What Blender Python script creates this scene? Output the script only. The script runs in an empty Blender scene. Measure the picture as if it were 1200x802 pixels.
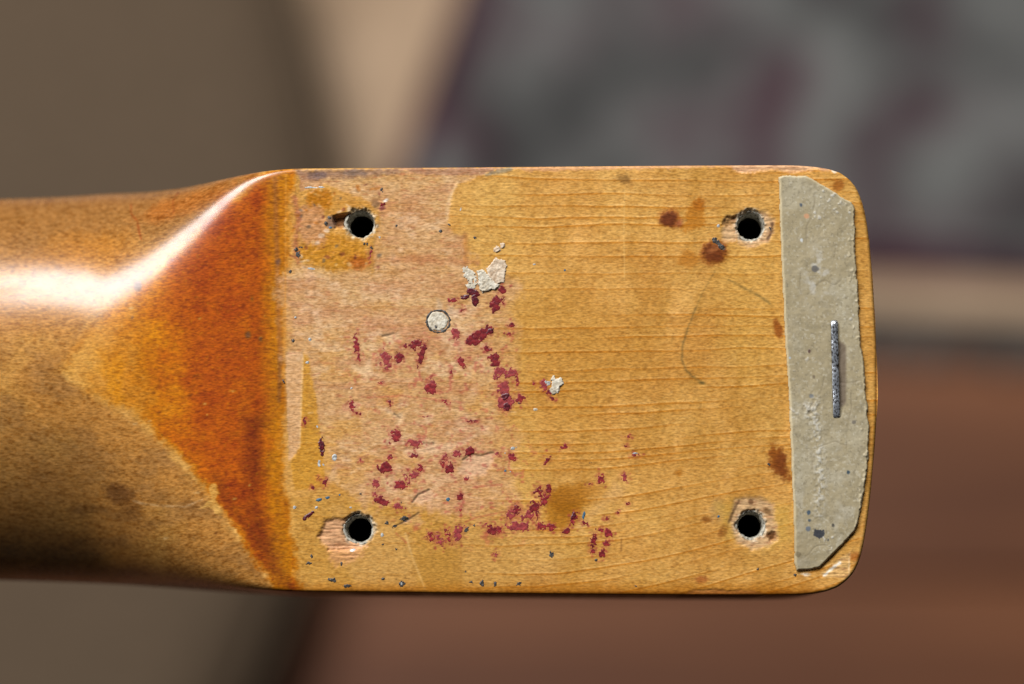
import bpy, math, random
import numpy as np

# ------------------------------------------------------------------ scale
S = 0.0001123                 # metres per photograph pixel on the heel face
D0 = 0.374                    # camera to heel face
FOOT = 780.0                  # photograph row straight below the lens
YC = (401.0 - FOOT) * S
def wx(px): return (np.asarray(px, float) - 600.0) * S
def wy(py): return (401.0 - np.asarray(py, float)) * S
def far(px, py, z):           # point at height z that the lens sees at that place
    k = (D0 - z) / D0
    return ((px - 600.0) * S * k, YC + ((401.0 - py) * S - YC) * k, z)

scene = bpy.context.scene
col = scene.collection
# ------------------------------------------------------------------ camera
cd = bpy.data.cameras.new("camera"); cam = bpy.data.objects.new("camera", cd); col.objects.link(cam)
cd.sensor_width = 36.0; cd.lens = 36.0 * D0 / (1200 * S)
cd.shift_y = (0 - YC) / (1200 * S)
cam.location = (0, YC, D0); cam.rotation_euler = (0, 0, 0)
cd.clip_start = 0.01; cd.clip_end = 20
cd.dof.use_dof = True; cd.dof.focus_distance = D0 + 0.0003; cd.dof.aperture_fstop = 7.2
cd.dof.aperture_blades = 9
scene.camera = cam
# ------------------------------------------------------------------ light
w = bpy.data.worlds.new("World"); scene.world = w; w.use_nodes = True
bg = w.node_tree.nodes["Background"]; bg.inputs[0].default_value = (0.80, 0.88, 1.0, 1); bg.inputs[1].default_value = 0.028
ld = bpy.data.lights.new("window_light", 'AREA'); ld.shape = 'RECTANGLE'; ld.size = 1.75; ld.size_y = 0.46
ld.energy = 47; ld.color = (0.985, 0.99, 1.0)
lo = bpy.data.objects.new("window_light", ld); col.objects.link(lo)
from mathutils import Vector
el, az, dist = math.radians(37), math.radians(119), 1.4      # azimuth from +x, counter-clockwise
lo.location = (dist * math.cos(el) * math.cos(az), dist * math.cos(el) * math.sin(az), dist * math.sin(el))
lo.rotation_euler = Vector(lo.location).to_track_quat('Z', 'Y').to_euler()
scene.view_settings.view_transform = 'Standard'; scene.view_settings.look = 'None'
scene.view_settings.exposure = 0.0; scene.view_settings.gamma = 1.0
scene.render.engine = 'CYCLES'
scene.cycles.use_denoising = True
scene.cycles.max_bounces = 6
scene.cycles.sample_clamp_indirect = 6

# ------------------------------------------------------------------ helpers
rng = np.random.RandomState(7)
def lin(c):
    c = np.asarray(c, float) / 255.0
    return np.where(c <= 0.04045, c / 12.92, ((c + 0.055) / 1.055) ** 2.4)
def hsh(ix, iy, seed):
    n = (ix.astype(np.int64) * 374761393 + iy.astype(np.int64) * 668265263 + seed * 974711) & 0x7fffffff
    n = ((n ^ (n >> 13)) * 1274126177) & 0x7fffffff
    n = ((n ^ (n >> 16)) * 1103515245 + 12345) & 0x7fffffff
    return (n ^ (n >> 15)) / float(0x7fffffff)
def vn(x, y, seed=0):
    x0 = np.floor(x); y0 = np.floor(y); fx = x - x0; fy = y - y0
    fx = fx * fx * (3 - 2 * fx); fy = fy * fy * (3 - 2 * fy)
    a = hsh(x0, y0, seed); b = hsh(x0 + 1, y0, seed); c = hsh(x0, y0 + 1, seed); d = hsh(x0 + 1, y0 + 1, seed)
    return (a + (b - a) * fx) * (1 - fy) + (c + (d - c) * fx) * fy
def fbm(x, y, seed=0, oct=4, gain=0.5):      # about -1..1
    t = 0; a = 1; n = 0
    for o in range(oct):
        t = t + a * (vn(x * 2 ** o + 17.3 * o, y * 2 ** o + 9.1 * o, seed + o * 31) * 2 - 1); n += a; a *= gain
    return t / n * 1.5
def sst(a, b, v):
    t = np.clip((v - a) / (b - a), 0, 1); return t * t * (3 - 2 * t)
def seg_dist(X, Y, pts, closed=False):
    d = np.full(X.shape, 1e9); n = len(pts)
    for i in range(n if closed else n - 1):
        x1, y1 = pts[i]; x2, y2 = pts[(i + 1) % n]
        dx, dy = x2 - x1, y2 - y1; L = dx * dx + dy * dy + 1e-9
        t = np.clip(((X - x1) * dx + (Y - y1) * dy) / L, 0, 1)
        d = np.minimum(d, np.hypot(X - x1 - t * dx, Y - y1 - t * dy))
    return d
def poly_sd(X, Y, pts):                       # positive inside
    d = seg_dist(X, Y, pts, True); ins = np.zeros(X.shape, bool); n = len(pts)
    for i in range(n):
        x1, y1 = pts[i]; x2, y2 = pts[(i + 1) % n]
        if y1 == y2: continue
        c = ((y1 > Y) != (y2 > Y)) & (X < (x2 - x1) * (Y - y1) / (y2 - y1) + x1)
        ins ^= c
    return np.where(ins, d, -d)
def ell_sd(X, Y, cx, cy, rx, ry, ang=0):
    a = math.radians(ang); ca, sa = math.cos(a), math.sin(a)
    u = (X - cx) * ca + (Y - cy) * sa; v = -(X - cx) * sa + (Y - cy) * ca
    q = np.sqrt((u / rx) ** 2 + (v / ry) ** 2) + 1e-6
    return (1 - q) * min(rx, ry) * np.where(q < 1, 1, 1.0)

def new_mat(name):
    m = bpy.data.materials.new(name); m.use_nodes = True
    nt = m.node_tree; b = nt.nodes["Principled BSDF"]; return m, nt, b
def noise_mat(name, c1, c2, scale, rough=0.6, detail=6, bump=0.0, bdist=0.0001, stretch=(1, 1, 1), spec=0.5, metal=0.0, c3=None, lo_=0.35, hi_=0.65):
    m, nt, b = new_mat(name)
    tc = nt.nodes.new('ShaderNodeTexCoord'); mp = nt.nodes.new('ShaderNodeMapping'); mp.inputs['Scale'].default_value = stretch
    nz = nt.nodes.new('ShaderNodeTexNoise'); nz.inputs['Scale'].default_value = scale; nz.inputs['Detail'].default_value = detail
    rp = nt.nodes.new('ShaderNodeValToRGB'); e = rp.color_ramp.elements
    e[0].position = lo_; e[0].color = (*lin(c1), 1); e[1].position = hi_; e[1].color = (*lin(c2), 1)
    if c3: x = e.new(0.5 * (lo_ + hi_)); x.color = (*lin(c3), 1)
    nt.links.new(tc.outputs['Object'], mp.inputs[0]); nt.links.new(mp.outputs[0], nz.inputs['Vector'])
    nt.links.new(nz.outputs['Fac'], rp.inputs[0]); nt.links.new(rp.outputs[0], b.inputs['Base Color'])
    b.inputs['Roughness'].default_value = rough; b.inputs['Specular IOR Level'].default_value = spec; b.inputs['Metallic'].default_value = metal
    if bump:
        bp = nt.nodes.new('ShaderNodeBump'); bp.inputs['Strength'].default_value = bump; bp.inputs['Distance'].default_value = bdist
        nt.links.new(nz.outputs['Fac'], bp.inputs['Height']); nt.links.new(bp.outputs[0], b.inputs['Normal'])
    return m
def mesh_obj(name, verts, faces, mat, parent=None, smooth=True, colors=None, rough=None, gloss=None):
    """verts (n,3) array; faces: (m,4) quad array, or list of lists"""
    me = bpy.data.meshes.new(name); verts = np.asarray(verts, np.float32)
    if isinstance(faces, np.ndarray):
        m, k = faces.shape
        me.vertices.add(len(verts)); me.vertices.foreach_set("co", verts.ravel())
        me.loops.add(m * k); me.loops.foreach_set("vertex_index", faces.astype(np.int32).ravel())
        me.polygons.add(m); me.polygons.foreach_set("loop_start", np.arange(0, m * k, k, dtype=np.int32))
        me.update(calc_edges=True); me.validate()
    else:
        me.from_pydata(verts.tolist(), [], faces); me.update()
    if smooth: me.polygons.foreach_set("use_smooth", np.ones(len(me.polygons), bool))
    if colors is not None:
        a = me.color_attributes.new("tone", 'FLOAT_COLOR', 'POINT')
        c4 = np.ones((len(verts), 4), np.float32); c4[:, :3] = colors
        if rough is not None: c4[:, 3] = rough
        a.data.foreach_set("color", c4.ravel())
    if gloss is not None:
        a = me.attributes.new('gloss', 'FLOAT', 'POINT'); a.data.foreach_set('value', gloss.astype(np.float32).ravel())
    me.materials.append(mat)
    o = bpy.data.objects.new(name, me); col.objects.link(o)
    if parent: o.parent = parent
    return o
def empty(name, loc, label=None, cat=None, group=None):
    o = bpy.data.objects.new(name, None); col.objects.link(o); o.location = loc; o.empty_display_size = 0.02
    tag(o, label, cat, group); return o
def tag(o, label=None, cat=None, group=None, kind=None):
    for k, v in (("label", label), ("category", cat), ("group", group), ("kind", kind)):
        if v: o[k] = v
def box_data(x0, x1, y0, y1, z0, z1):
    v = [(x0,y0,z0),(x1,y0,z0),(x1,y1,z0),(x0,y1,z0),(x0,y0,z1),(x1,y0,z1),(x1,y1,z1),(x0,y1,z1)]
    f = [(0,3,2,1),(4,5,6,7),(0,1,5,4),(1,2,6,5),(2,3,7,6),(3,0,4,7)]
    return v, f
def lathe(profile, n, cx=0, cy=0, wob=None):
    v = []; f = []
    for i, (r, z) in enumerate(profile):
        for k in range(n):
            a = 2 * math.pi * k / n; rr = r * (1 + (wob(i, k) if wob else 0))
            v.append((cx + rr * math.cos(a), cy + rr * math.sin(a), z))
    for i in range(len(profile) - 1):
        for k in range(n):
            f.append((i * n + k, i * n + (k + 1) % n, (i + 1) * n + (k + 1) % n, (i + 1) * n + k))
    return v, f

# ================================================================== SETTING
FLOOR = -0.62
m_under = noise_mat("under_floor", (30, 20, 16), (42, 28, 20), 20)
m_planks = [noise_mat("floor_board_wood", a, b, 3.0, rough=0.45, stretch=(1.2, 14, 10), bump=0.15, bdist=0.001)
            for a, b in (((86, 50, 32), (122, 75, 47)), ((82, 49, 33), (117, 73, 48)), ((90, 53, 33), (126, 78, 48)), ((84, 51, 36), (117, 74, 50)))]
v, f = box_data(-1.6, 1.6, -1.6, 1.6, FLOOR - 0.06, FLOOR - 0.021)
floor = mesh_obj("floor", v, f, m_under, smooth=False); floor["kind"] = "structure"
def bevel_board(L, W, H, e):
    v = [(-L,-W,0),(L,-W,0),(L,W,0),(-L,W,0),(-L,-W,H-e),(L,-W,H-e),(L,W,H-e),(-L,W,H-e),(-L+e,-W+e,H),(L-e,-W+e,H),(L-e,W-e,H),(-L+e,W-e,H)]
    f = [(0,3,2,1),(0,1,5,4),(1,2,6,5),(2,3,7,6),(3,0,4,7),(4,5,9,8),(5,6,10,9),(6,7,11,10),(7,4,8,11),(8,9,10,11)]
    return v, f
PW = 0.085
plank_meshes = []
for m in m_planks:
    o = mesh_obj("plank", *bevel_board(0.396, PW / 2 - 0.0007, 0.02, 0.0012), m, floor, smooth=False)
    plank_meshes.append(o.data); bpy.data.objects.remove(o)
rr = random.Random(12)
for r in range(-13, 12):
    off = rr.uniform(-0.3, 0.3)
    for c in range(-1, 2):
        o = bpy.data.objects.new("plank", rr.choice(plank_meshes)); col.objects.link(o); o.parent = floor
        o.location = (c * 0.7935 + off, r * PW + 0.03, FLOOR - 0.0205)

# ---- rug: grey field, maroon line, beige outer border, grey fringe
rug = empty("rug", far(760, 100, FLOOR), "grey patterned rug with dark maroon border line lying on the wooden floor", "rug")
ZR = FLOOR + 0.006
RL = Vector(rug.location)
def rugpt(px, py, z=ZR):
    p = far(px, py, z); return (p[0] - RL.x, p[1] - RL.y, p[2] - RL.z)
# edge lines (photograph rows/columns): long edge on the right, short edge on the left
def slab(name, pts, mat, z0, z1):
    n = len(pts); v = [rugpt(px, py, z1) for px, py in pts]; v += [(x, y, z0 - RL.z) for x, y, _ in v]
    f = [tuple(range(n))[::-1]] + [(i, (i + 1) % n, n + (i + 1) % n, n + i) for i in range(n)] + [tuple(range(n, 2 * n))]
    o = mesh_obj(name, v, f, mat, rug, smooth=False)
    import bmesh
    bm = bmesh.new(); bm.from_mesh(o.data); bmesh.ops.recalc_face_normals(bm, faces=bm.faces); bm.to_mesh(o.data); bm.free(); return o
m_field = noise_mat("rug_field_wool", (58, 56, 55), (114, 113, 109), 26, rough=0.95, spec=0.1, bump=0.4, bdist=0.002, detail=5)
nt = m_field.node_tree; b = nt.nodes["Principled BSDF"]
src = b.inputs['Base Color'].links[0].from_socket
tc = nt.nodes.new('ShaderNodeTexCoord'); n2 = nt.nodes.new('ShaderNodeTexNoise'); n2.inputs['Scale'].default_value = 34; n2.inputs['Detail'].default_value = 2
nt.links.new(tc.outputs['Object'], n2.inputs['Vector'])
rp = nt.nodes.new('ShaderNodeValToRGB'); rp.color_ramp.elements[0].position = 0.48; rp.color_ramp.elements[1].position = 0.76
mx = nt.nodes.new('ShaderNodeMix'); mx.data_type = 'RGBA'
nt.links.new(n2.outputs['Fac'], rp.inputs[0]); nt.links.new(rp.outputs[0], mx.inputs['Factor'])
nt.links.new(src, mx.inputs['A']); mx.inputs['B'].default_value = (*lin((72, 46, 54)), 1); nt.links.new(mx.outputs['Result'], b.inputs['Base Color'])
m_maroon = noise_mat("rug_maroon_wool", (46, 22, 34), (66, 34, 46), 60, rough=0.95, spec=0.1)
m_beige = noise_mat("rug_beige_wool", (158, 132, 106), (182, 154, 126), 25, rough=0.95, spec=0.1)
m_fringe = noise_mat("rug_fringe_cotton", (112, 106, 100), (138, 130, 122), 40, rough=0.95, spec=0.1)
# corner points (hidden behind the neck): inner, mid, outer, fringe
cI, cM, cO = (470, 258), (432, 293), (235, 330)
slab("field", [(585, -40), (960, -700), (2300, -700), (2300, 352), cI], m_field, FLOOR, ZR + 0.001)
slab("border_line", [(548, -40), (915, -718), (960, -700), (585, -40), cI, (2300, 352), (2300, 388), cM], m_maroon, FLOOR, ZR)
slab("outer_border", [(318, -40), (690, -790), (915, -718), (548, -40), cM, (2300, 388), (2300, 423), cO], m_beige, FLOOR, ZR - 0.0005)
# fringe: a row of cotton tassels along the lower edge
fv, ff = [], []
rr = random.Random(9)
x = 262.0
while x < 2250:
    y0 = cO[1] + (423 - cO[1]) * (x - cO[0]) / (2300 - cO[0]) - 3; y1 = y0 + 62 + rr.uniform(-6, 5); sw = rr.uniform(-5, 5); wd = 3.4
    k = len(fv)
    for (px, py, z) in ((x - wd, y0, 0.0012), (x, y0, 0.0045), (x + wd, y0, 0.0012), (x + sw - wd, y1, 0.0008), (x + sw, y1, 0.0036), (x + sw + wd, y1, 0.0008)):
        fv.append(rugpt(px, py, FLOOR + z))
    ff += [(k, k + 3, k + 4, k + 1), (k + 1, k + 4, k + 5, k + 2), (k, k + 2, k + 5, k + 3), (k, k + 1, k + 2), (k + 3, k + 5, k + 4)]
    x += 7.2
fr = mesh_obj("fringe", fv, ff, m_fringe, rug, smooth=False); fr["kind"] = "stuff"

# ---- low round floor cushion on the left
ZS = FLOOR + 0.048
cx, cy, _ = far(-770, 330, ZS)
k = (D0 - ZS) / D0; RS = 1155 * S * k
cushion = empty("floor_cushion", (cx, cy, FLOOR), "round brown floor cushion, out of focus at the left behind the neck", "cushion")
m_fab = noise_mat("cushion_fabric", (88, 73, 57), (97, 80, 63), 150, rough=0.85, spec=0.15, bump=0.2, bdist=0.0008)
H = ZS - FLOOR; z0 = 0.0075; mid = 0.5 * (H + z0)
prof = [(0.001, H - 0.001)] + [(RS * r_, H - 0.001 - 0.002 * r_ ** 3) for r_ in np.linspace(0.15, 0.90, 9)]
for a in np.linspace(6, 84, 12):
    a = math.radians(a); prof.append((RS * 0.90 + RS * 0.10 * math.sin(a), mid + (H - 0.0025 - mid) * math.cos(a)))
for a in np.linspace(96, 180, 10):
    a = math.radians(a); prof.append((RS * 0.90 + RS * 0.10 * math.sin(a), mid + (mid - z0) * math.cos(a)))
prof.append((0.001, z0))
v, f = lathe(prof, 96); cover = mesh_obj("cover", v, f, m_fab, cushion)
pr = [(RS + 0.0005 + 0.004 * math.cos(t), mid + 0.004 * math.sin(t)) for t in np.linspace(0, 2 * math.pi, 9)]
v, f = lathe(pr, 96); mesh_obj("piping", v, f, m_fab, cushion)

# ================================================================== WEAR MAPS OF THE NECK (one cell = one photograph pixel)
GX0, GX1, GY0, GY1 = -60, 1060, 160, 740
gx = np.arange(GX0, GX1); gy = np.arange(GY0, GY1)
X, Y = np.meshgrid(gx.astype(float), gy.astype(float))
C = np.zeros(X.shape + (3,)); C[:] = (202, 150, 78)
HT = np.zeros(X.shape)          # relief in millimetres
RO = np.full(X.shape, 0.42)     # roughness
wob1 = fbm(X / 26, Y / 26, 1); wob2 = fbm(X / 7, Y / 7, 2); wob3 = fbm(X / 2.6, Y / 2.6, 3, 2)
def P(pts, soft=2.0, rough=2.0, big=0.0):
    xs = [p[0] for p in pts]; ys = [p[1] for p in pts]; mg = 14 + soft + rough * 2 + big * 2
    return _win(min(xs) - mg, max(xs) + mg, min(ys) - mg, max(ys) + mg, lambda a, b: poly_sd(a, b, pts), soft, rough, big)
def E(cx, cy, rx, ry, ang=0, soft=1.5, rough=1.5, big=0.0):
    R_ = max(rx, ry) + 10 + soft + rough * 2 + big * 2
    return _win(cx - R_, cx + R_, cy - R_, cy + R_, lambda a, b: ell_sd(a, b, cx, cy, rx, ry, ang), soft, rough, big)
def L(pts, width, soft=0.8, rough=0.4, big=0.0):
    xs = [p[0] for p in pts]; ys = [p[1] for p in pts]; mg = 8 + width + soft + rough * 2
    return _win(min(xs) - mg, max(xs) + mg, min(ys) - mg, max(ys) + mg, lambda a, b: width - seg_dist(a, b, pts), soft, rough, big)
def _win(x0, x1, y0, y1, fn, soft, rough, big):
    i0, i1 = max(0, int(x0 - GX0)), min(X.shape[1], int(x1 - GX0) + 1); j0, j1 = max(0, int(y0 - GY0)), min(X.shape[0], int(y1 - GY0) + 1)
    M = np.zeros(X.shape)
    if i1 <= i0 or j1 <= j0: return M
    sl = (slice(j0, j1), slice(i0, i1))
    sd = fn(X[sl], Y[sl]) + rough * (0.7 * wob2[sl] + 0.5 * wob3[sl]) + big * wob1[sl]
    M[sl] = sst(-soft, soft, sd); return M
def put(M, color, a=1.0):
    global C
    C = C + (np.asarray(color, float) - C) * (M * a)[..., None]
def dot(cx, cy, rx, ry, ang, color, a, soft=0.9, rough=0.8):
    R_ = max(rx, ry) + 4; i0, i1 = max(0, int(cx - R_ - GX0)), min(X.shape[1], int(cx + R_ - GX0) + 1); j0, j1 = max(0, int(cy - R_ - GY0)), min(X.shape[0], int(cy + R_ - GY0) + 1)
    if i1 <= i0 or j1 <= j0: return
    sl = (slice(j0, j1), slice(i0, i1)); M = sst(-soft, soft, ell_sd(X[sl], Y[sl], cx, cy, rx, ry, ang) + rough * (0.7 * wob2[sl] + 0.5 * wob3[sl]))
    C[sl] += (np.asarray(color, float) - C[sl]) * (M * a)[..., None]
def mul(M, k):                  # relative tone
    global C
    C = C * (1 + M[..., None] * (np.asarray(k, float) - 1))

# --- honey lacquer, soft curl figure
curl = fbm(X / 38, Y / 120, 11, 3); curl2 = fbm((X + 0.25 * Y) / 14, Y / 40, 12, 3)
mul(np.clip(curl, -1, 1) * 0.4 + np.clip(curl2, -1, 1) * 0.45, (1.10, 1.12, 1.22))
cloud = fbm(X / 45, Y / 38, 14, 3); put(sst(0.1, 0.8, cloud), (212, 166, 92), 0.4); put(sst(0.15, 0.8, -cloud), (184, 126, 56), 0.4)
put(P([(560, 200), (605, 200), (612, 330), (640, 560), (600, 690), (575, 690), (590, 420), (545, 270)], 14, 5, 8), (206, 160, 86), 0.5)
put(P([(600, 345), (720, 345), (760, 420), (690, 510), (610, 480)], 30, 4, 10), (190, 136, 62), 0.6)
put(P([(845, 300), (910, 300), (918, 420), (880, 450), (850, 400)], 22, 4, 10), (204, 156, 78), 0.6)
put(P([(340, 580), (590, 590), (620, 690), (340, 690)], 10, 4, 8), (190, 140, 66), 0.8)
# --- the shaft, worn matt tan
sh = P([(-80, 150), (300, 150), (300, 205), (225, 270), (140, 340), (65, 430), (110, 470), (160, 495), (225, 560), (275, 625), (335, 700), (335, 760), (-80, 760)], 7, 4, 6)
put(sh, (175, 121, 60)); RO = RO * (1 - sh) + 0.30 * sh
put(sh * sst(-0.1, 0.9, fbm(X / 60, Y / 40, 21)), (188, 138, 70), 0.6)
put(sh * sst(0.0, 0.8, fbm(X / 50, Y / 30, 22)), (146, 104, 60), 0.6)
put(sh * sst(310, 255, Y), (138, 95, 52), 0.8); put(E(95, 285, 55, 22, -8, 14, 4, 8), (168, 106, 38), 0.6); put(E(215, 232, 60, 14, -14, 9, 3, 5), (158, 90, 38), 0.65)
put(E(20, 560, 90, 60, 0, 30, 4, 8), (140, 100, 56), 0.5)
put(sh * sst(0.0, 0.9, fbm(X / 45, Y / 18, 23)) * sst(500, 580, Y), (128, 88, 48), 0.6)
put(L([(140, 222), (143, 238), (153, 250), (156, 262), (160, 274)], 1.1, 1.2, 1), (138, 70, 34), 0.75); put(L([(200, 214), (196, 228), (199, 242)], 1.0, 1.2, 1), (138, 72, 36), 0.6)
put(E(133, 576, 19, 11, 20, 6, 3, 3), (96, 62, 36), 0.75); put(E(150, 595, 10, 12, 0, 7, 3, 3), (110, 72, 40), 0.5)
m = L([(150, 585), (165, 589), (190, 592), (215, 593), (236, 585)], 1.2, 1.2, 0.8); put(m, (206, 176, 136), 0.4)
# --- dark orange lacquer pooled in the heel transition
orn = P([(62, 432), (100, 385), (150, 335), (200, 298), (262, 240), (318, 203), (345, 200), (338, 240), (332, 420), (330, 560), (340, 640), (352, 696), (322, 692), (275, 615), (240, 566), (200, 520), (150, 478), (95, 458)], 8, 4, 5)
orn = orn * (0.30 + 0.70 * sst(75, 200, X + 30 * wob1 + 8 * wob2)); g = sst(60, 250, X + 30 * wob1)
put(orn * (1 - g), (186, 118, 30), 0.85); put(orn * g, (180, 91, 0), 0.97)
bl = sst(-0.25, 0.7, fbm(X / 34, Y / 26, 31)); put(orn * bl * sst(150, 240, X), (146, 60, 0), 0.7)
gl = sst(0.15, 0.9, fbm(X / 26, Y / 30, 32)); put(orn * gl, (206, 130, 16), 0.5)
put(P([(205, 285), (305, 225), (312, 420), (300, 560), (250, 540), (205, 420)], 26, 4, 14), (152, 66, 0), 0.5)
put(orn * sst(296, 322, X + 9 * wob1 + 3 * wob2) * (1 - sst(336, 346, X)), (178, 116, 34), 0.75)
put(L([(302, 235), (300, 340), (304, 480)], 5, 20, 4, 8), (142, 62, 0), 0.5)
put(L([(297, 500), (300, 530), (296, 575), (302, 620), (322, 665), (345, 692)], 7, 18, 3, 8), (98, 40, 2), 0.75)
put(L([(250, 560), (275, 600), (310, 640)], 5, 8, 3, 3), (120, 60, 20), 0.5)
put(L([(322, 210), (328, 420)], 3.0, 2.5, 0.8), (150, 92, 52), 0.6); put(L([(328, 420), (327, 470)], 2.4, 2, 0.8), (126, 80, 50), 0.6)
put(P([(244, 568), (252, 566), (256, 578), (252, 586), (262, 600), (256, 604), (244, 594), (232, 596), (246, 582)], 1.5, 2), (208, 160, 84), 0.8)
for q in range(26):
    x_, y_ = rng.uniform(150, 320), rng.uniform(330, 640); dot(x_, y_, rng.uniform(1, 3.5), rng.uniform(0.8, 1.4), rng.uniform(-30, 10), (214, 176, 120) if q % 2 else (98, 54, 28), 0.55)
for x_, y_, r_ in ((158, 332, 5), (174, 317, 2), (152, 370, 1.5), (290, 392, 3.5), (326, 307, 3), (295, 350, 2), (305, 398, 2)):
    put(E(x_, y_, r_, r_ * 1.2, 0, 2, 1), (104, 74, 62), 0.8)
# --- the worn pinkish field under the old neck plate
worn = P([(334, 326), (345, 318), (440, 312), (545, 300), (560, 318), (604, 335), (607, 420), (603, 520), (600, 585), (560, 606), (480, 596), (420, 590), (388, 560), (376, 520), (362, 470), (357, 415), (335, 418)], 12, 6, 13)
top = P([(350, 202), (590, 196), (562, 207), (535, 216), (527, 238), (524, 262), (530, 274), (543, 276), (543, 312), (440, 320), (436, 292), (446, 250), (430, 236), (382, 216), (352, 224)], 1.8, 2, 1)
strip = P([(334, 412), (355, 414), (353, 470), (351, 530), (338, 540), (336, 470)], 1.5, 1.4)
low = P([(395, 595), (470, 600), (490, 690), (500, 694), (420, 694), (405, 650)], 9, 5, 9) * 0.5 + P([(520, 596), (600, 590), (665, 660), (655, 690), (540, 690)], 14, 4, 10) * 0.4
bare = np.clip(worn + top, 0, 1)
bare = bare * (1 - 0.6 * sst(545, 606, X + 14 * wob1 + 5 * wob2) * sst(340, 360, Y)); put(bare, (198, 152, 102), 0.95); put(strip, (206, 160, 112)); put(low, (204, 158, 98), 0.8)
RO += 0.20 * bare + 0.15 * low
put(bare * sst(-0.1, 0.8, fbm(X / 46, Y / 34, 41)), (206, 166, 112), 0.7)
put(bare * sst(0.0, 0.8, fbm(X / 60, Y / 24, 42)), (186, 132, 88), 0.7)
put(bare * sst(0.1, 0.8, fbm(X / 90, Y / 14, 43)), (192, 140, 102), 0.6)
put(bare * sst(0.05, 0.7, fbm(X / 30, Y / 20, 44)) * (0.35 + 0.65 * sst(330, 600, Y)), (202, 148, 74), 0.75); put(bare * sst(0.2, 0.8, fbm(X / 16, Y / 9, 45)), (214, 172, 124), 0.5)
put(bare * sst(0.15, 0.75, fbm(X / 22, Y / 14, 46)), (222, 188, 152), 0.45)
put(worn * sst(470, 600, Y + 14 * wob1) * sst(370, 450, X), (206, 158, 112), 0.6)
put(E(490, 330, 60, 20, 0, 20, 4, 8), (200, 150, 108), 0.3); put(L([(435, 306), (480, 304), (560, 308)], 3, 4, 2, 2), (176, 108, 66), 0.5)
put(L([(545, 276), (545, 310)], 3, 3, 1), (168, 108, 62), 0.55); put(L([(536, 214), (527, 232), (523, 258)], 2, 2, 1.2), (222, 186, 138), 0.6)
put(P([(345, 199), (470, 197), (470, 204), (420, 208), (352, 212)], 3, 3), (140, 106, 88), 0.65); put(P([(470, 197), (590, 196), (565, 205), (500, 205)], 2, 2), (158, 112, 86), 0.7)
put(L([(570, 205), (585, 201), (598, 198)], 2.2, 2, 1.5), (120, 118, 112), 0.6)
put(E(372, 205, 10, 4, 0, 3, 2), (92, 78, 84), 0.6); put(E(415, 202, 12, 3, 0, 3, 2), (100, 88, 84), 0.5)
HT -= 0.035 * np.clip(bare + strip, 0, 1)
# glue-stained corner by the first hole
glue = P([(340, 228), (378, 222), (400, 238), (440, 240), (446, 262), (440, 296), (436, 316), (395, 318), (350, 310), (338, 270)], 4, 5, 6)
put(glue, (198, 142, 66), 0.6)
put(P([(358, 226), (385, 222), (390, 240), (374, 250), (360, 245)], 3, 3, 2), (178, 110, 28), 0.85); put(P([(352, 285), (390, 272), (425, 290), (432, 308), (395, 318), (352, 305)], 4, 5, 4), (190, 128, 40), 0.8)
put(E(420, 308, 12, 8, 0, 5, 3), (168, 84, 34), 0.7); put(E(422, 241, 22, 5, 5, 4, 2), (184, 128, 52), 0.7)
put(P([(350, 240), (372, 240), (386, 262), (378, 290), (352, 284)], 5, 5, 4), (190, 136, 100), 0.7)
put(L([(346, 232), (350, 255), (346, 290), (350, 308)], 3, 3, 2), (156, 88, 66), 0.6)
for q in range(60):
    x_, y_ = rng.uniform(342, 446), rng.uniform(216, 318)
    dot(x_, y_, rng.uniform(1, 4), rng.uniform(0.8, 2.5), rng.uniform(-40, 40), [(232, 210, 186), (122, 62, 50), (96, 86, 78), (214, 176, 120), (168, 96, 30)][q % 5], 0.6)
HT += 0.05 * glue * fbm(X / 5, Y / 5, 51) + 0.03 * glue
# golden sliver left of the worn field
put(P([(356, 414), (362, 420), (370, 470), (378, 530), (380, 570), (345, 575), (340, 545), (353, 520), (354, 470)], 1.6, 2), (196, 140, 54), 0.9)
put(L([(355, 418), (353, 470), (351, 525)], 0.9, 0.9, 0.5), (226, 186, 130), 0.6)
put(L([(335, 205), (334, 410)], 0.9, 0.8, 0.6), (206, 140, 62), 0.6); put(L([(333, 410), (336, 560)], 1.0, 1.0, 0.6), (196, 140, 76), 0.4)
# --- growth lines across the honey area
warp = Y + 0.05 * (X - 600) * sst(330, 700, Y) * sst(560, 900, X) * 2.2 + 0.00035 * np.clip(X - 620, 0, None) ** 2 * sst(480, 640, Y) + 4.0 * fbm(X / 260, Y / 90, 61, 2) - 5 * np.sin((X - 560) / 170.0) * sst(450, 240, Y) * 0.5
pos = []; yv = 196.0
while yv < 800:
    pos.append(yv); yv += rng.choice([10, 12, 14, 17, 21])
gr = np.zeros(X.shape); grl = np.zeros(X.shape)
for i, p in enumerate(pos):
    g1 = gx.astype(float)[None, :]; wv = warp + 1.7 * fbm(g1 / 80, np.full_like(g1, i * 3.1), 70 + i, 3)
    fade = np.clip(0.55 + 0.8 * fbm(g1 / 110, np.full_like(g1, i * 1.7), 170 + i, 2) + 0.5 * rng.uniform(-0.4, 0.7), 0, 1)
    d = wv - p
    gr += fade * np.exp(-((d - 1.6) / 1.0) ** 2); gr += 0.30 * fade * np.where(d > 0, np.exp(-d / 6.0), 0); grl += fade * np.exp(-(d / 0.9) ** 2)
zone = sst(520, 640, X + 20 * wob1) * (1 - 0.65 * bare) + 0.22 * sst(335, 350, X) * (1 - sst(520, 640, X))
zone = np.clip(zone, 0, 1)
mul(np.clip(gr * zone, 0, 1), (0.885, 0.765, 0.52)); mul(np.clip(grl * zone, 0, 1), (1.15, 1.22, 1.42))
HT -= 0.003 * np.clip(gr * zone, 0, 1)
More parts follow.
